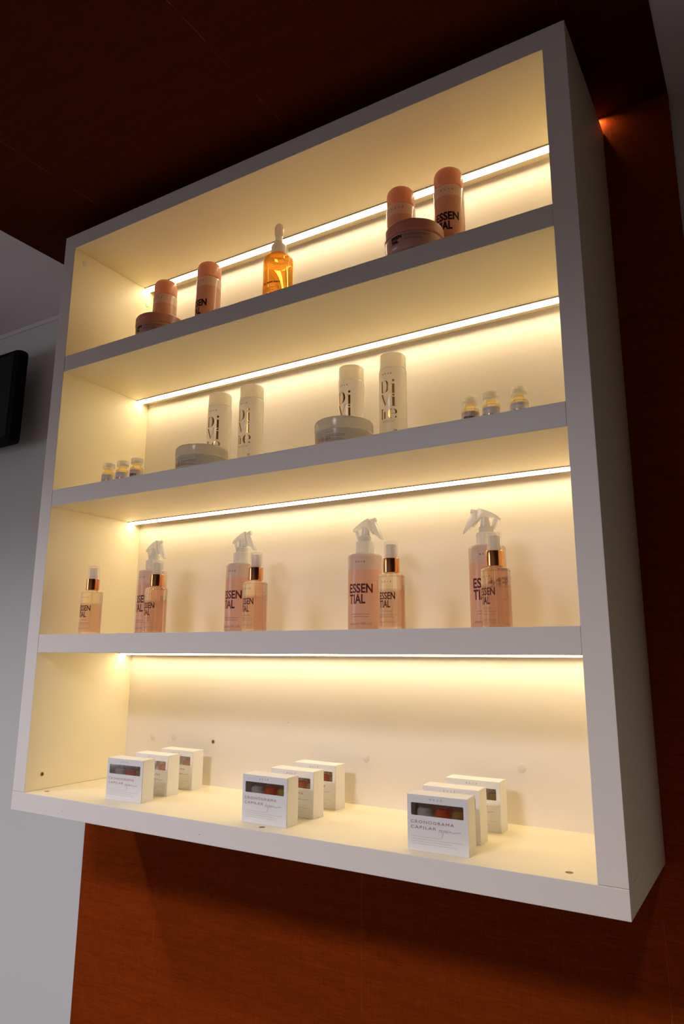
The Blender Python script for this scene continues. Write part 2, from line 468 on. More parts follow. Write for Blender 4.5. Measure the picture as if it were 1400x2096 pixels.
for k in ('ztb', 'z1a', 'z2a', 'z3a'):
    z = Zp[k] - B
    bm = bmesh.new()
    bx(bm, (TK, 0.2212, z - 0.0010), (S - TK, 0.2252, z), 0)
    bx(bm, (TK, 0.2414, z - 0.0043), (S - TK, 0.2428, z), 0)
    bx(bm, (TK, 0.2252, z - 0.0003), (S - TK, 0.2414, z), 0)
    pr = link('led_profile', bm, ALU, cab)
    bm = bmesh.new()
    extr = []
    for i in range(9):
        t = i / 8
        extr.append((0.2253 + t * (0.2413 - 0.2253), z - 0.0006 - 0.0036 * t - 0.0004 * math.sin(math.pi * t)))
    pts = [(0.2253, z - 0.0004)] + extr + [(0.2413, z - 0.0004)]
    extrude_poly(bm, pts, TK + 0.001, S - TK - 0.001)
    for v in bm.verts: v.co = Vector((v.co.y, v.co.x, v.co.z))
    e = link('led_diffuser', bm, LEDM, pr, smooth=False)
    tag(e, 'lit warm white diffuser')
# stick-on covers over screws, open holes, small knocks in the laminate
def disc(name, loc, nrm, r, th, material, label=None):
    q = Vector(nrm).to_track_quat('Z', 'Y').to_matrix().to_4x4()
    M4 = Matrix.Translation(Vector(loc)) @ q
    o = lathe_obj(name, [(0, 0), (r, 0), (r, th * .6), (r * .9, th), (0, th)], material, cab, 28, M4)
    if label: tag(o, label)
    return o
for x, z in ((0.125, 0.125), (0.190, 0.129), (0.688, 0.120), (0.990, 0.126)):
    disc('screw_cover', (x, YB, z), (0, -1, 0), 0.0075, 0.0008, STICKER)
disc('screw_cover', (0.505, YB, 0.177), (0, -1, 0), 0.003, 0.0005, STICKER)
disc('screw_cover', (TK, 0.031, 1.238), (1, 0, 0), 0.0075, 0.0008, STICKER)
disc('screw_cover', (TK, 0.236, 1.222), (1, 0, 0), 0.0075, 0.0008, STICKER)
def hole(loc, nrm, r):
    q = Vector(nrm).to_track_quat('Z', 'Y').to_matrix().to_4x4()
    M4 = Matrix.Translation(Vector(loc)) @ q
    o = lathe_obj('screw_hole', [(r * .62, 0.0002), (r * .62, 0.0007), (r, 0.0007), (r, 0.0)], BRASS, cab, 24, M4)
    lathe_obj('hole_recess', [(0, 0.0003), (r * .62, 0.0003)], HOLE, o, 20, M4)
hole((0.306, YB, 0.126), (0, -1, 0), 0.0042)
hole((TK, 0.039, 0.066), (1, 0, 0), 0.0042)
for x, y in ((0.066, 0.033), (0.628, 0.020), (1.120, 0.034)):
    disc('chipped_hole', (x, y, Zp['bt'] - B), (0, 0, 1), 0.0052, 0.0003, WOODCHIP)
for x, z in ((0.511, 0.014 + 0.0), (0.16, 0.013)):
    disc('edge_nick', (x, 0.0, z), (0, -1, 0), 0.0010, 0.0002, PRINTG)
tag(cab, 'white laminate wall cabinet with four lit open compartments on brown papered wall', 'display cabinet')

# unseen spot added for the small warm glow on the papered wall
d = bpy.data.lights.new('glow_above_cabinet', 'SPOT'); d.energy = 0.24; d.color = (1.0, 0.66, 0.36); d.shadow_soft_size = 0.003
d.spot_size = R(100); d.spot_blend = 0.9
o = bpy.data.objects.new('glow_above_cabinet', d); COL.objects.link(o)
o.location = (1.187, 0.2855, CEIL - 0.006)
o.rotation_euler = (Vector((1.200, 0.293, 1.316 + B)) - o.location).to_track_quat('-Z', 'Y').to_euler()

# ------------------------------------------------------------------ products
BR = 'BRAÉ'
def brand(bm, x0, x1, z, h):
    """four widely spaced thin capitals"""
    cell = (x1 - x0 - h * 0.85) / 3
    for i, ch in enumerate(BR):
        add_text(bm, ch, x0 + i * cell, z, h * (1.3 if ch == 'É' else 1.0), fit=h * 0.8)
    return bm
def essen(bm, x0, z_top, width, lh, gap, bold=0.0004):
    """ESSEN over TIAL in heavy condensed capitals"""
    add_text(bm, 'ESSEN', x0, z_top - lh, lh, fit=width, bold=bold)
    add_text(bm, 'TIAL', x0, z_top - 2 * lh - gap, lh, fit=width * 0.71, bold=bold)
    return bm

# --- pink bottle
def make_pink_bottle():
    t = empty('shampoo_bottle'); r = 0.0278
    lathe_obj('bottle_body', [(0, 0.0)] + [(r - .003, 0.0)] + arc(r - .003, 0, r, .003, 5, False)[1:] + [(r, 0.02), (r, 0.152)] +
              arc(r, 0.152, r - .0022, 0.1585) + [(r - .0035, 0.1600), (0, 0.1600)], BODY_P, t, 64)
    rc = 0.0268
    lathe_obj('cap', [(0, 0.1605), (rc - .0010, 0.1605), (rc - .0006, 0.1612), (rc, 0.1620), (rc, 0.184)] +
              arc(rc, 0.184, rc * .62, 0.1985, 7) + [(rc * .35, 0.2003), (0, 0.2008)], PEACH, t, 64)
    print_obj('brand_lettering', brand(bmesh.new(), -0.0115, 0.0125, 0.1452, 0.0030), PRINTB, t, r + .0002)
    print_obj('product_lettering', essen(bmesh.new(), -0.0232, 0.1015, 0.0450, 0.0170, 0.0018, 0.0009), PRINTB, t, r + .0002)
    bm = bmesh.new(); fine_rows(bm, [(-0.010, 0.020, 0.0565), (-0.010, 0.014, 0.0535), (-0.010, 0.012, 0.040), (-0.010, 0.017, 0.0375)])
    print_obj('fine_print', bm, PRINTF, t, r + .0002)
    return t
P1 = make_pink_bottle()
pinks = [(0.214, 0.1305, 5, 'pink capped bottle behind the low jar at the far left of the top shelf'),
         (0.358, 0.123, -8, 'pink capped bottle standing alone in the left half of the top shelf'),
         (0.854, 0.108, 11, 'pink capped bottle half hidden behind the right-hand pink jar on the top shelf'),
         (0.954, 0.104, 14, 'pink capped bottle nearest the right end of the top shelf')]
for i, (x, y, a, lb) in enumerate(pinks):
    o = P1 if i == 0 else copy_tree(P1)
    o.location = (x, y, Zp['z1b']); o.rotation_euler = (0, 0, R(a))
    tag(o, lb, 'bottle', 'pink bottles on the top shelf')
# --- pink jar
def make_jar(pink):
    t = empty('cream_jar'); r = 0.0525
    body = [(0, 0), (0.041, 0), (0.043, 0.0012)] + arc(0.043, 0.0012, r - .0012, 0.012, 6, False)[1:] + [(r - .0008, 0.030), (r - .003, 0.0325), (0, 0.0325)]
    if not pink:
        body = [(0, 0), (0.046, 0)] + arc(0.046, 0, r - .001, 0.007, 6, False)[1:] + [(r - .0006, 0.0255), (r - .003, 0.0272), (0, 0.0272)]
    lb, lt = (0.0340, 0.0555) if pink else (0.0282, 0.0490)
    lathe_obj('jar_body', body, JAR_P if pink else WBODY, t, 96)
    lathe_obj('lid', [(0, lb), (r - .0012, lb), (r, lb + .0008), (r + .0003, lb + .004), (r, lt - .0045)] + arc(r, lt - .0045, r - .0045, lt, 6) +
              [(r - .006, lt + .0001), (0, lt)], LID_P if pink else WLID, t, 96)
    rr = r - .0003
    if pink:
        print_obj('brand_lettering', brand(bmesh.new(), 0.0040, 0.0165, 0.0288, 0.0017), PRINTB, t, rr)
        print_obj('product_lettering', essen(bmesh.new(), -0.0215, 0.0272, 0.0215, 0.0066, 0.0013, 0.0005), PRINTB, t, rr,
                  profile=lambda z: rr - max(0, 0.012 - z) * 0.25)
        bm = bmesh.new(); fine_rows(bm, [(0.0045, 0.050, 0.0250), (0.0045, 0.046, 0.0228), (0.0045, 0.034, 0.0180), (0.0045, 0.036, 0.0158)], 0.0009)
        print_obj('fine_print', bm, PRINTF, t, rr)
    else:
        print_obj('brand_lettering', brand(bmesh.new(), -0.013, 0.001, 0.0190, 0.0019), PRINTB, t, rr + .0002)
        bm = bmesh.new(); divine_line(bm, -0.046, 0.0045, 0.0115)
        print_obj('product_lettering', bm, FOIL, t, rr + .0002)
        bm = bmesh.new(); fine_rows(bm, [(-0.013, 0.022, 0.0145), (-0.013, 0.022, 0.0120), (-0.013, 0.016, 0.0078), (-0.013, 0.020, 0.0056)], 0.0008, 4)
        print_obj('fine_print', bm, PRINTF, t, rr + .0002)
    return t

# --- high contrast lettering in copper foil
def crescent(bm, cx, cz, ro, h, thick, side, n=14, a0=-90, a1=90):
    """half moon: outer ellipse ro x h/2, inner ellipse (ro-thick) x h/2*.96"""
    o_, i_ = [], []
    for k in range(n + 1):
        a = R(a0 + (a1 - a0) * k / n)
        o_.append((cx + side * ro * math.cos(a), cz + h / 2 * math.sin(a)))
        i_.append((cx + side * (ro - thick) * math.cos(a), cz + h / 2 * 0.965 * math.sin(a)))
    for k in range(n):
        poly(bm, [o_[k], o_[k + 1], i_[k + 1], i_[k]])
def circle(bm, cx, cz, r, n=20):
    poly(bm, [(cx + r * math.cos(2 * math.pi * k / n), cz + r * math.sin(2 * math.pi * k / n)) for k in range(n)])
def divine_stack(bm, k=0.001):
    """Di / Vi / ne, x from -16 to +16 mm, z absolute in mm"""
    q = lambda pts: poly(bm, [(x * k, z * k) for x, z in pts])
    rc = lambda a, b, c, d: rect(bm, a * k, b * k, c * k, d * k)
    rc(-15.2, 111.5, -11.8, 134.5)                                        # D
    rc(-11.8, 134.0, -7, 134.5); rc(-11.8, 111.5, -7, 112.0)
    crescent(bm, -7 * k, 123.0 * k, 8.4 * k, 23 * k, 4.6 * k, 1)
    circle(bm, 9.3 * k, 133.6 * k, 2.35 * k); rc(7.1, 108.8, 11.5, 127.2); rc(4.6, 126.6, 7.1, 127.2); rc(4.6, 108.8, 13.6, 109.3)   # i
    circle(bm, 9.3 * k, 105.6 * k, 2.2 * k); rc(7.1, 84.0, 11.5, 101.8); rc(4.6, 101.3, 7.1, 101.8); rc(4.6, 84.0, 13.6, 84.5)
    q([(-16, 109.0), (-12.2, 109.0), (-5.6, 89.5), (-6.6, 85.2)])          # V
    q([(-6.6, 85.2), (-5.9, 86.2), (2.2, 109.0), (1.6, 109.0)]); rc(-1.6, 108.6, 4.6, 109.1)
    rc(-15.4, 61.3, -12.2, 81.4); rc(-17, 80.9, -15.4, 81.4)               # n
    crescent(bm, -9.5 * k, 73.0 * k, 3.2 * k, 16.8 * k, 0.6 * k, 1, a0=0); rc(-9.4, 61.3, -6.2, 74.5)
    q([(-12.2, 77.5), (-12.2, 78.6), (-9.4, 81.5), (-9.0, 81.0)])
    crescent(bm, 6.8 * k, 70.3 * k, 8.6 * k, 19 * k, 5.0 * k, -1)           # e
    crescent(bm, 7.4 * k, 73.6 * k, 8.2 * k, 12.0 * k, 3.4 * k, 1, a0=-32, a1=88)
    rc(1.2, 70.2, 14.4, 70.7); circle(bm, 13.2 * k, 63.6 * k, 1.5 * k)
    crescent(bm, 6.8 * k, 66.0 * k, 6.6 * k, 10 * k, 0.5 * k, 1, a0=-90, a1=-20)
    return bm
def divine_line(bm, x, z, h):
    """the same word in one row, smaller"""
    s = h
    rect(bm, x, z, x + .16 * s, z + s); crescent(bm, x + .3 * s, z + s / 2, .42 * s, s, .22 * s, 1); x += .9 * s
    for ch in 'ivine':
        if ch == 'i':
            rect(bm, x, z, x + .16 * s, z + .68 * s); circle(bm, x + .08 * s, z + .88 * s, .1 * s); x += .34 * s
        elif ch == 'v':
            poly(bm, [(x, z + .68 * s), (x + .17 * s, z + .68 * s), (x + .36 * s, z + .16 * s), (x + .30 * s, z)])
            poly(bm, [(x + .30 * s, z), (x + .34 * s, z + .05 * s), (x + .60 * s, z + .68 * s), (x + .56 * s, z + .68 * s)]); x += .76 * s
        elif ch == 'n':
            rect(bm, x, z, x + .15 * s, z + .68 * s); rect(bm, x + .38 * s, z, x + .53 * s, z + .5 * s)
            crescent(bm, x + .3 * s, z + .5 * s, .23 * s, .34 * s, .08 * s, 1, a0=0); x += .7 * s
        else:
            crescent(bm, x + .3 * s, z + .34 * s, .3 * s, .68 * s, .17 * s, -1)
            crescent(bm, x + .32 * s, z + .46 * s, .26 * s, .42 * s, .1 * s, 1, a0=-30, a1=88); rect(bm, x + .1 * s, z + .35 * s, x + .56 * s, z + .38 * s); x += .7 * s
    return bm

J1 = make_jar(True)
J1.location = (0.271, 0.065, Zp['z1b']); J1.rotation_euler = (0, 0, R(0))
tag(J1, 'low round pink jar with brownish lid, far left of the top shelf', 'jar', 'pink jars on the top shelf')
J2 = copy_tree(J1); J2.location = (0.910, 0.046, Zp['z1b'])
tag(J2, 'wide low pink jar with brownish lid in front of the two right bottles', 'jar', 'pink jars on the top shelf')

# --- orange serum bottle with dropper
def make_serum():
    t = empty('serum_bottle'); r = 0.031
    lathe_obj('glass_body', [(0, 0), (r - .004, 0)] + arc(r - .004, 0, r, .004, 5, False)[1:] + [(r, 0.111)] + arc(r, 0.111, r - .011, 0.121, 8) +
              [(0.0165, 0.1225), (0.0160, 0.128), (0, 0.128)], AMBER, t, 72)
    lathe_obj('collar', [(0, 0.1285), (0.0152, 0.1285), (0.0155, 0.130), (0.0155, 0.143)] + arc(0.0155, 0.143, 0.0085, 0.1525, 6) + [(0.0078, 0.154), (0, 0.154)], WHITE, t, 40)
    lathe_obj('outer_collar', [(0.0165, 0.1282), (0.0190, 0.1282), (0.0192, 0.148)] + arc(0.0192, 0.148, 0.0165, 0.152, 4), SHELL, t, 40)
    lathe_obj('stem', [(0, 0.1542), (0.0078, 0.1542), (0.0076, 0.169), (0, 0.169)], WHITE, t, 32)
    lathe_obj('dropper_bulb', [(0, 0.1692), (0.0070, 0.1692), (0.0092, 0.174), (0.0094, 0.187)] + arc(0.0094, 0.187, 0.0, 0.200, 8), BULB, t, 32)
    print_obj('brand_lettering', brand(bmesh.new(), -0.014, 0.007, 0.0960, 0.0028), PRINTB, t, r + .0003)
    bm = bmesh.new(); add_text(bm, 'OR HAIR DAY', -0.020, 0.0500, 0.0036, fit=0.041, bold=0.0003)
    print_obj('product_lettering', bm, PRINTB, t, r + .0003)
    bm = bmesh.new(); fine_rows(bm, [(-0.024, 0.012, 0.040), (-0.024, 0.006, 0.0370), (-0.024, 0.010, 0.034)], 0.0008, 3)
    print_obj('fine_print', bm, PRINTF, t, r + .0003)
    return t
o = make_serum(); o.location = (0.590, 0.075, Zp['z1b']); o.rotation_euler = (0, 0, R(8))
tag(o, 'clear glass bottle of orange serum with white dropper on the top shelf', 'bottle')

# --- pearl white bottle
def make_white_bottle():
    t = empty('conditioner_bottle'); r = 0.0258
    lathe_obj('bottle_body', [(0, 0), (r - .003, 0)] + arc(r - .003, 0, r, .003, 5, False)[1:] + [(r, 0.156)] + arc(r, 0.156, r - .0022, 0.1615) + [(0, 0.1618)], WBODY, t, 64)
    rc = 0.0247
    lathe_obj('cap', [(0, 0.1622), (rc - .0008, 0.1622), (rc, 0.1630), (rc, 0.1865)] + arc(rc, 0.1865, rc - .004, 0.191, 5) + [(0, 0.1912)], WCAP, t, 64)
    print_obj('brand_lettering', brand(bmesh.new(), -0.0125, 0.0065, 0.1462, 0.0031), PRINTB, t, r + .0002)
    print_obj('foil_lettering', divine_stack(bmesh.new()), FOIL, t, r + .0002, step=0.0009)
    bm = bmesh.new(); fine_rows(bm, [(-0.014, 0.013, 0.0570), (-0.014, 0.010, 0.0545)], 0.0006, 5)
    print_obj('fine_print', bm, PRINTF, t, r + .0002)
    bm = bmesh.new(); crescent(bm, 0.012, 0.0385, 0.003, 0.006, 0.0008, 1); crescent(bm, 0.012, 0.0385, 0.003, 0.006, 0.0008, -1); circle(bm, 0.012, 0.0385, 0.001)
    print_obj('foil_emblem', bm, FOIL, t, r + .0002)
    return t
W1 = make_white_bottle()
for i, (x, y, a, lb) in enumerate([
        (0.409, 0.121, 14, 'white capped bottle with copper letters behind the left white jar'),
        (0.497, 0.119, 5, 'white capped bottle with copper letters, fully clear of the left white jar'),
        (0.727, 0.137, 2, 'white capped bottle with copper letters partly covered by the right white jar'),
        (0.823, 0.127, 8, 'white capped bottle with copper letters standing right of the right white jar')]):
    o = W1 if i == 0 else copy_tree(W1)
    o.location = (x, y, Zp['z2b']); o.rotation_euler = (0, 0, R(a))
    tag(o, lb, 'bottle', 'white bottles on the second shelf')
WJ = make_jar(False)
WJ.location = (0.424, 0.056, Zp['z2b'] - 0.0); WJ.rotation_euler = (0, 0, R(8))
tag(WJ, 'low round white jar in front of the left pair of white bottles', 'jar', 'white jars on the second shelf')
o = copy_tree(WJ); o.location = (0.759, 0.058, Zp['z2b'])
tag(o, 'low round white jar in front of the right pair of white bottles', 'jar', 'white jars on the second shelf')

# --- vials
def make_vial(pink):
    t = empty('glass_vial'); r = 0.0143
    lathe_obj('vial_body', [(0, 0.0), (r - .002, 0.0)] + arc(r - .002, 0, r, .002, 4, False)[1:] + [(r, 0.0315)] + arc(r, 0.0315, r - .0052, 0.0385, 6) +
              [(0.0082, 0.0405), (0.0078, 0.0440), (0, 0.0440)], VIALG, t, 40)
    lathe_obj('stopper', [(0, 0.0442), (0.0080, 0.0442), (0.0118, 0.0438), (0.0126, 0.0445), (0.0128, 0.0475), (0.0120, 0.0490), (0.0128, 0.0505), (0.0128, 0.0545)] +
              arc(0.0128, 0.0545, 0.0100, 0.0570, 4) + [(0, 0.0570)], SHELL2, t, 40)
    lathe_obj('inner_plug', [(0, 0.0444), (0.0074, 0.0444), (0.0074, 0.0560), (0, 0.0560)], RUBBER, t, 28)
    # label: an open band of paper round three quarters of the glass
    bm = bmesh.new(); rect(bm, -0.030, 0.006, 0.026, 0.0300)
    print_obj('paper_label', bm, LBLP if pink else LBLW, t, r + .0002)
    print_obj('brand_lettering', brand(bmesh.new(), -0.0055, 0.0055, 0.0262, 0.0017), PRINTB, t, r + .0004)
    bm = bmesh.new()
    if pink: essen(bm, -0.0085, 0.0215, 0.017, 0.0050, 0.001, 0.0003); print_obj('product_lettering', bm, PRINTB, t, r + .0004)
    else: divine_line(bm, -0.0095, 0.0150, 0.0055); print_obj('product_lettering', bm, FOIL, t, r + .0004)
    return t
SHELL2 = clear_shell('clear_stopper_plastic', (0.98, 0.97, 0.93), 0.1, 0.45)
VP, VW = make_vial(True), make_vial(False)
vials = [(0.151, 0.055, 0, 6, 'small amber vial with white label, leftmost of all on the second shelf'),
         (0.194, 0.056, 0, 14, 'small amber vial with white label, middle of the left trio'),
         (0.238, 0.056, 1, 10, 'small amber vial with pink label, right one of the left trio'),
         (0.995, 0.066, 1, 10, 'small amber vial with pink label, left one of the right trio'),
         (1.032, 0.062, 0, -12, 'small amber vial with white label, middle of the right trio'),
         (1.077, 0.065, 0, 12, 'small amber vial with white label, nearest the right side panel')]
used = set()
for x, y, pk, a, lb in vials:
    src = VP if pk else VW
    o = src if src.name not in used else copy_tree(src)
    used.add(src.name)
    o.location = (x, y, Zp['z2b']); o.rotation_euler = (0, 0, R(a))
    tag(o, lb, 'vial', 'small vials on the second shelf')

# --- trigger spray bottle
def make_trigger():
    t = empty('trigger_spray_bottle'); r = 0.0307
    lathe_obj('bottle_body', [(0, 0), (r - .003, 0)] + arc(r - .003, 0, r, .003, 5, False)[1:] + [(r, 0.1335)] + arc(r, 0.1335, r - .005, 0.1392, 6) +
              [(0.017, 0.1405), (0, 0.1405)], BIG_P, t, 72)
    bm = bmesh.new(); n = 60                                              # ribbed screw collar
    prof = [(0.0, 0.1408), (0.0168, 0.1408), (0.0172, 0.1420), (0.0172, 0.1600), (0.0160, 0.1618), (0, 0.1618)]
    lathe(bm, prof, n)
    for v in bm.verts:
        rr = math.hypot(v.co.x, v.co.y)
        if rr > 0.0165:
            k = int(round(math.atan2(v.co.y, v.co.x) / (2 * math.pi / n))) % 2
            if k: v.co.x *= 0.985; v.co.y *= 0.985
    link('screw_collar', bm, WHITE, t)
    return t
def add_head(t, ang):
    """the pump head; nozzle points along +x before the turn"""
    h = bpy.data.objects.new('neck', None)
    c = 0.000124; z0 = 0.14
    P = lambda pts: [((x - 375) * c, z0 + (715 - y) * 0.0001085) for x, y in pts]
    rotM = Matrix.Rotation(R(ang), 4, 'Z')
    def put(name, bm, parent, material=WHITE, smooth=True):
        for v in bm.verts: v.co = rotM @ v.co
        return link(name, bm, material, parent, smooth=smooth)
    bm = bmesh.new(); lathe(bm, [(0, 0.1619), (0.0120, 0.1619), (0.0120, 0.1712), (0.0108, 0.1722), (0, 0.1722)], 40); put('neck_ring', bm, t)
    shroud = P([(185, 322), (178, 300), (205, 262), (290, 200), (385, 150), (462, 120), (475, 130), (487, 190), (500, 300), (560, 400),
                (545, 402), (490, 335), (445, 285), (390, 268), (330, 272), (255, 292), (212, 322)])
    bm = extrude_poly(bmesh.new(), shroud, -0.0062, 0.0062, 0.0008); sh = put('pump_shroud', bm, t)
    lever = P([(494, 188), (520, 180), (566, 196), (600, 262), (645, 370), (692, 482), (690, 508), (672, 498), (625, 450), (560, 392), (512, 318)])
    bm = extrude_poly(bmesh.new(), lever, -0.0045, 0.0045, 0.0008); put('trigger_lever', bm, t)
    bm = extrude_poly(bmesh.new(), P([(214, 310), (262, 295), (285, 380), (300, 460), (262, 462), (235, 400)]), -0.0045, 0.0045, 0.0006); put('rear_strut', bm, t)
    bm = bmesh.new(); lathe(bm, [(0, 0.1722), (0.0085, 0.1722), (0.0078, 0.1790), (0.0066, 0.1885), (0, 0.1885)], 28,
                            Matrix.Translation((0.0015, 0, 0))); put('piston_housing', bm, t)
    # nozzle nub on the front of the shroud
    q = Matrix.Rotation(R(76), 4, 'Y')
    M4 = Matrix.Translation(((490 - 375) * c, 0, z0 + (715 - 176) * 0.0001085)) @ q
    bm = bmesh.new(); lathe(bm, [(0, -0.004), (0.0038, -0.004), (0.0042, 0.0105), (0.0030, 0.0115), (0.0016, 0.0115), (0.0014, 0.0095), (0, 0.0095)], 24, M4)
    put('nozzle', bm, t)
def finish_big(t, rot):
    r = 0.0307
    br = brand(bmesh.new(), -0.0085, 0.0095, 0.1210, 0.0030)
    print_obj('brand_lettering', br, PRINTB, t, r + .0002)
    print_obj('product_lettering', essen(bmesh.new(), -0.0233, 0.0838, 0.0466, 0.0166, 0.0020, 0.0006), PRINT, t, r + .0002)
    bm = bmesh.new(); fine_rows(bm, [(-0.017, 0.017, 0.0298), (-0.017, 0.016, 0.0256)], 0.0010, 8)
    print_obj('fine_print', bm, PRINTF, t, r + .0002)
    bm = bmesh.new(); add_text(bm, 'e260ml/8.79FL.OZ', -0.0225, 0.0120, 0.0034, fit=0.044)
    print_obj('volume_lettering', bm, PRINTF, t, r + .0002)
bigs = [(0.225, 0.135, -5, -8, 'pink trigger spray bottle nearest the left side panel'),
        (0.470, 0.138, 0, -8, 'pink trigger spray bottle, second from the left on the third shelf'),
        (0.757, 0.137, 12, -8, 'pink trigger spray bottle, second from the right, whole label showing'),
        (0.984, 0.150, 12, 188, 'pink trigger spray bottle at the right with its nozzle turned left')]
protos = {}
for i, (x, y, a, hd, lb) in enumerate(bigs):
    if (a, hd) in protos: pass
    key = hd - a
    if i == 0:
        T0 = make_trigger(); finish_big(T0, 0); o = T0
        heads = {}
    else:
        o = COPYSRC = bpy.data.objects.new('trigger_spray_bottle', None); COL.objects.link(o); o.empty_display_size = 0.02
        for ch in T0.children:
            if ch.name.split('.')[0] in ('bottle_body', 'screw_collar', 'brand_lettering', 'product_lettering', 'fine_print', 'volume_lettering'):
                cc = ch.copy(); COL.objects.link(cc); cc.parent = o
    add_head(o, key)
    o.location = (x, y, Zp['z3b']); o.rotation_euler = (0, 0, R(a))
    tag(o, lb, 'spray bottle', 'trigger spray bottles on the third shelf')

# --- small mist bottle
def make_mist_bottle():
    t = empty('mist_bottle'); r = 0.0223
    lathe_obj('glass_body', [(0, 0), (r - .0025, 0)] + arc(r - .0025, 0, r, .0025, 5, False)[1:] + [(r, 0.0865)] + arc(r, 0.0865, r - .0035, 0.0905, 6) +
              [(0.0125, 0.0915), (0.0115, 0.0935), (0, 0.0935)], MISTB, t, 64)
    lathe_obj('collar', [(0, 0.0938), (0.0136, 0.0938), (0.0138, 0.0944), (0.0138, 0.1172), (0.0132, 0.1178), (0, 0.1178)], COPPER, t, 64)
    lathe_obj('pump_button', [(0, 0.1180), (0.0085, 0.1180), (0.0085, 0.1400), (0.0078, 0.1412), (0, 0.1412)], WHITE, t, 36)
    lathe_obj('clear_cap', [(0.0118, 0.1180), (0.0118, 0.1440)] + arc(0.0118, 0.1440, 0.0104, 0.1461, 4) + [(0, 0.1463)], SHELL, t, 44)
    lathe_obj('dip_tube', [(0, 0.004), (0.0014, 0.004), (0.0014, 0.093), (0, 0.093)], CLEARG, t, 12)
    print_obj('brand_lettering', brand(bmesh.new(), -0.0085, 0.0080, 0.0762, 0.0024), PRINTB, t, r + .0002)
    print_obj('product_lettering', essen(bmesh.new(), -0.0142, 0.0606, 0.0284, 0.0118, 0.0014, 0.0004), PRINT, t, r + .0002)
    bm = bmesh.new(); add_text(bm, 'OIL BLEND', -0.0075, 0.0290, 0.0018, fit=0.016)
    print_obj('variant_lettering', bm, PRINTF, t, r + .0002)
    bm = bmesh.new(); fine_rows(bm, [(-0.0142, 0.0150, 0.0240), (-0.0142, 0.0130, 0.0205)], 0.0007, 9)
    print_obj('fine_print', bm, PRINTF, t, r + .0002)
    bm = bmesh.new(); add_text(bm, 'e110ml/3.72FL.OZ', -0.0142, 0.0115, 0.0022, fit=0.0285)
    print_obj('volume_lettering', bm, PRINTF, t, r + .0002)
    return t
M1 = make_mist_bottle()
for i, (x, y, a, lb) in enumerate([
        (0.130, 0.054, 11, 'small copper-collared mist bottle standing alone at the far left'),
        (0.319, 0.056, 3, 'small copper-collared mist bottle in front of the leftmost trigger spray'),
        (0.570, 0.057, -5, 'small copper-collared mist bottle beside the second trigger spray from left'),
        (0.847, 0.066, 6, 'small copper-collared mist bottle beside the fully visible third trigger spray'),
        (1.026, 0.066, -22, 'small copper-collared mist bottle before the trigger spray facing left')]):
    o = M1 if i == 0 else copy_tree(M1)
    o.location = (x, y, Zp['z3b']); o.rotation_euler = (0, 0, R(a))
    tag(o, lb, 'bottle', 'mist bottles on the third shelf')

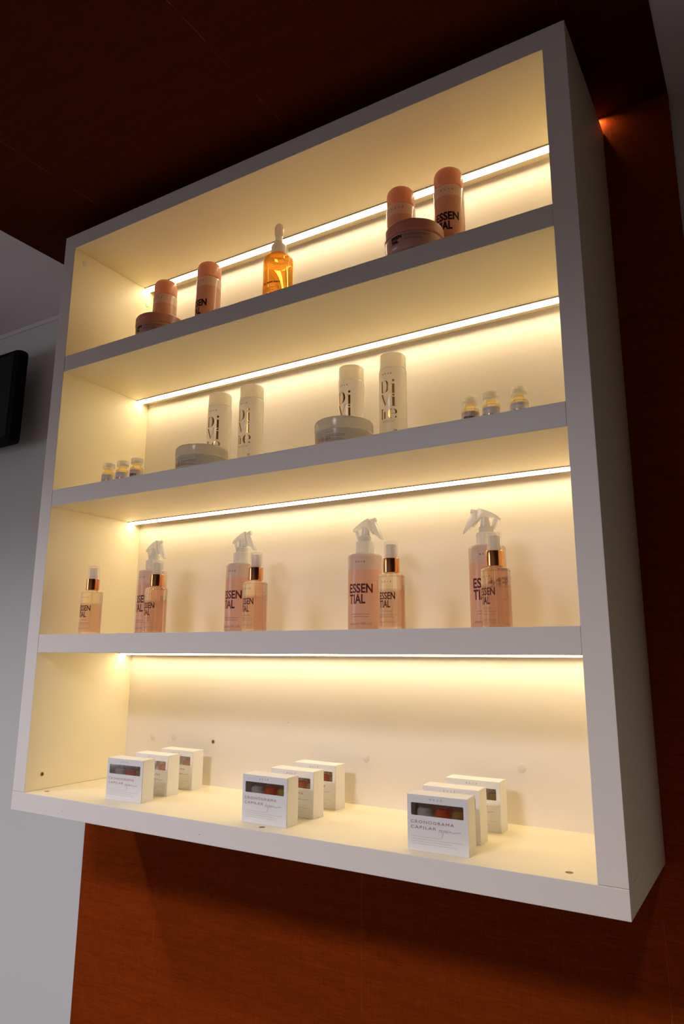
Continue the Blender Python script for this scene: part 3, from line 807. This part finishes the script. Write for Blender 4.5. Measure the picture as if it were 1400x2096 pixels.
# --- cartons with a window
BW, BD, BH = 0.093, 0.032, 0.0762
def make_carton():
    """origin at the front right bottom corner; the front faces -y"""
    t = empty('product_carton'); th = 0.0007
    bm = bmesh.new()
    # front panel with a round-cornered window, built as a ring of quads
    wx0, wx1, wz0, wz1, cr = -BW + 0.006, -0.0065, 0.0480, 0.0652, 0.0016
    inner = []
    for cx, cz, a0 in ((wx1 - cr, wz1 - cr, 0), (wx0 + cr, wz1 - cr, 90), (wx0 + cr, wz0 + cr, 180), (wx1 - cr, wz0 + cr, 270)):
        for k in range(5):
            a = R(a0 + 90 * k / 4); inner.append((cx + cr * math.cos(a), cz + cr * math.sin(a)))
    corners = [(0, BH), (-BW, BH), (-BW, 0), (0, 0)]
    for y in (0.0, th):
        iv = [bm.verts.new((x, y, z)) for x, z in inner]; ov = [bm.verts.new((x, y, z)) for x, z in corners]
        for c in range(4):
            for k in range(4): bm.faces.new((ov[c], iv[c * 5 + k], iv[c * 5 + k + 1]))
            c2 = (c + 1) % 4
            bm.faces.new((ov[c], iv[c * 5 + 4], iv[(c2 * 5) % 20], ov[c2]))
        if y == 0.0: iv0 = iv
    n = len(iv0)
    for k in range(n): bm.faces.new((iv0[k], iv0[(k + 1) % n], iv[(k + 1) % n], iv[k]))
    bx(bm, (-BW, th, 0), (-BW + th, BD, BH)); bx(bm, (-th, th, 0), (0, BD, BH))
    bx(bm, (-BW + th, BD - th, 0), (-th, BD, BH)); bx(bm, (-BW + th, th, 0), (-th, BD - th, th))
    link('carton_body', bm, CARTON, t)
    # lid panel, bowed a little, with its front fold and side lips
    bm = bmesh.new(); nx = 12
    top = []
    for i in range(nx + 1):
        x = -BW + BW * i / nx
        bow = 0.0011 * math.sin(math.pi * i / nx)
        top.append([bm.verts.new((x, y_, BH + dz - bow * (1 if y_ < 0.01 else 0.3))) for y_, dz in ((0.0002, 0.0), (0.003, 0.0006), (BD * .6, 0.0010), (BD, 0.0008))])
    bot = [[bm.verts.new((v.co.x, v.co.y, v.co.z - th - 0.0004)) for v in row] for row in top]
    for i in range(nx):
        for j in range(3):
            bm.faces.new((top[i][j], top[i + 1][j], top[i + 1][j + 1], top[i][j + 1]))
            bm.faces.new((bot[i][j], bot[i][j + 1], bot[i + 1][j + 1], bot[i + 1][j]))
        for j in (0, 3):
            bm.faces.new((top[i][j], bot[i][j], bot[i + 1][j], top[i + 1][j]))
    for i in (0, nx):
        for j in range(3): bm.faces.new((top[i][j], top[i][j + 1], bot[i][j + 1], bot[i][j]))
    link('lid_flap', bm, CARTON, t)
    bm = bmesh.new()                                                      # tuck of the side flap near the foot, folded edges
    bx(bm, (0.0, 0.003, 0.0035), (0.0003, BD - 0.003, 0.0105), 0)
    link('tuck_flap', bm, CARTON, t)
    box_obj('window_film', (wx0 - .002, th + .0001, wz0 - .002), (wx1 + .002, th + .0003, wz1 + .002), FILM, t)
    bm = bmesh.new()
    bx(bm, (-BW + .0009, th + .0004, .0009), (-.0009, BD - .0009, 0.0440)); bx(bm, (-BW + .0009, BD - .0026, 0.044), (-.0009, BD - .0009, BH - .002))
    link('inner_tray', bm, KRAFT, t)
    y = -0.00015
    print_obj('brand_lettering', brand(bmesh.new(), -0.0575, -0.0385, 0.0695, 0.0026), PRINTG, t, y=y)
    bm = bmesh.new(); add_text(bm, 'CRONOGRAMA', -BW + .0052, 0.0375, 0.0040, fit=0.0665, spacing=1.25)
    add_text(bm, 'CAPILAR', -BW + .0052, 0.0300, 0.0040, fit=0.0395, spacing=1.25)
    print_obj('title_lettering', bm, PRINTR, t, y=y)
    # handwritten word with a long tail
    bm = bmesh.new()
    def stroke(pts, wd=0.00028):
        for (x0, z0), (x1, z1) in zip(pts, pts[1:]):
            dx, dz = x1 - x0, z1 - z0; ln = math.hypot(dx, dz) or 1
            nx_, nz_ = -dz / ln * wd, dx / ln * wd
            poly(bm, [(x0 + nx_, z0 + nz_), (x1 + nx_, z1 + nz_), (x1 - nx_, z1 - nz_), (x0 - nx_, z0 - nz_)])
    ox, oz = -0.0440, 0.0275; u = 0.001
    seqs = [[(0, 0), (0.6, 4.2), (1.0, 3.2), (2.6, 4.0)], [(2.6, 1.8), (4.6, 3.0), (4.2, 4.2), (3.2, 3.0), (3.4, .6), (5.2, .6)],
            [(7.0, 4.0), (5.4, -2.5), (4.2, -7.0)], [(6.9, 3.4), (8.6, 4.2), (8.8, 2.0), (6.4, 1.0)],
            [(12.2, 3.6), (10.2, 3.4), (9.8, 1.2), (11.6, 1.4), (12.4, 3.6), (12.6, 1.2)], [(14.2, 3.6), (14.0, 1.2)],
            [(15.8, 1.2), (16.2, 3.7)], [(16.1, 2.6), (17.6, 3.8), (18.6, 2.4), (22.0, 1.6), (27.0, 2.6), (33.0, 3.2)], [(14.3, 4.9), (14.5, 5.3)]]
    for sq in seqs: stroke([(ox + a * u, oz + b * u) for a, b in sq])
    print_obj('script_lettering', bm, PRINTG, t, y=y)
    bm = bmesh.new(); fine_rows(bm, [(-BW + .006, -0.040, 0.0192), (-BW + .006, -0.008, 0.0160), (-BW + .006, -0.024, 0.0128), (-BW + .006, -0.018, 0.0096)], 0.0006, 12)
    print_obj('fine_print', bm, PRINTL, t, y=y)
    return t
PRINTL = mat('pale_grey_print', (0.66, 0.63, 0.62), 0.5)
K1 = make_carton()
cartons = [
    (0.321, 0.047, 2.5, 'white carton with window, front of the left row'),
    (0.3125, 0.122, -1, 'white carton with window, middle of the left row'),
    (0.3070, 0.199, -1, 'white carton with window, rear of the left row by the back panel'),
    (0.667, 0.034, 0, 'white carton with window, front of the middle row'),
    (0.668, 0.111, -1, 'white carton with window, second in the middle row'),
    (0.662, 0.193, -2, 'white carton with window, rearmost of the middle row'),
    (0.984, 0.028, 2.5, 'white carton with window and darkest title, front of the right row'),
    (0.974, 0.101, 1, 'white carton with window, middle of the right row'),
    (0.976, 0.188, 0, 'white carton with window, rear of the right row by the back panel')]
# --- ampoules inside
def make_ampoule(M):
    t = empty('ampoule')
    lathe_obj('glass_body', [(0, 0), (0.0095, 0), (0.0108, 0.001), (0.0108, 0.0080)] + arc(0.0108, 0.0080, 0.0058, 0.0125, 5) + [(0.0050, 0.0140), (0, 0.0140)], M, t, 28)
    lathe_obj('stopper', [(0, 0.0142), (0.0080, 0.0142), (0.0084, 0.0150), (0.0084, 0.0230), (0, 0.0230)], SHELL2, t, 24)
    return t
AMP = {'clear': make_ampoule(CLEAR_L), 'red': make_ampoule(RED_L), 'olive': make_ampoule(OLIVE_L)}
first = set()
rows = ['left', 'middle', 'right']; places = ['front', 'middle', 'rear']
for i, (x, y, a, lb) in enumerate(cartons):
    o = K1 if i == 0 else copy_tree(K1)
    o.location = (x, y, Zp['bt'] + 0.0002); o.rotation_euler = (0, 0, R(a))
    tag(o, lb, 'carton', 'white window cartons on the bottom shelf')
    kinds = (('clear', -0.072), ('red', -0.044), ('olive', -0.018)) if i % 3 == 0 else (('olive' if i == 8 else 'red', -0.026 if i != 8 else -0.016),)
    if i in (4, 5): kinds = (('red', -0.036), ('olive', -0.013))
    for kd, lx in kinds:
        s_ = AMP[kd]; q = s_ if kd not in first else copy_tree(s_); first.add(kd)
        p = Matrix.Rotation(R(a), 3, 'Z') @ Vector((lx, BD / 2 - 0.001, 0.0443))
        q.location = (x + p.x, y + p.y, Zp['bt'] + 0.0002 + p.z); q.rotation_euler = (0, 0, R(a))
        tag(q, '%s glass ampoule behind the window of the %s carton in the %s row' % ({'clear': 'colourless', 'red': 'orange-red', 'olive': 'amber-olive'}[kd], places[i % 3], rows[i // 3]),
            'ampoule', 'ampoules inside the cartons')
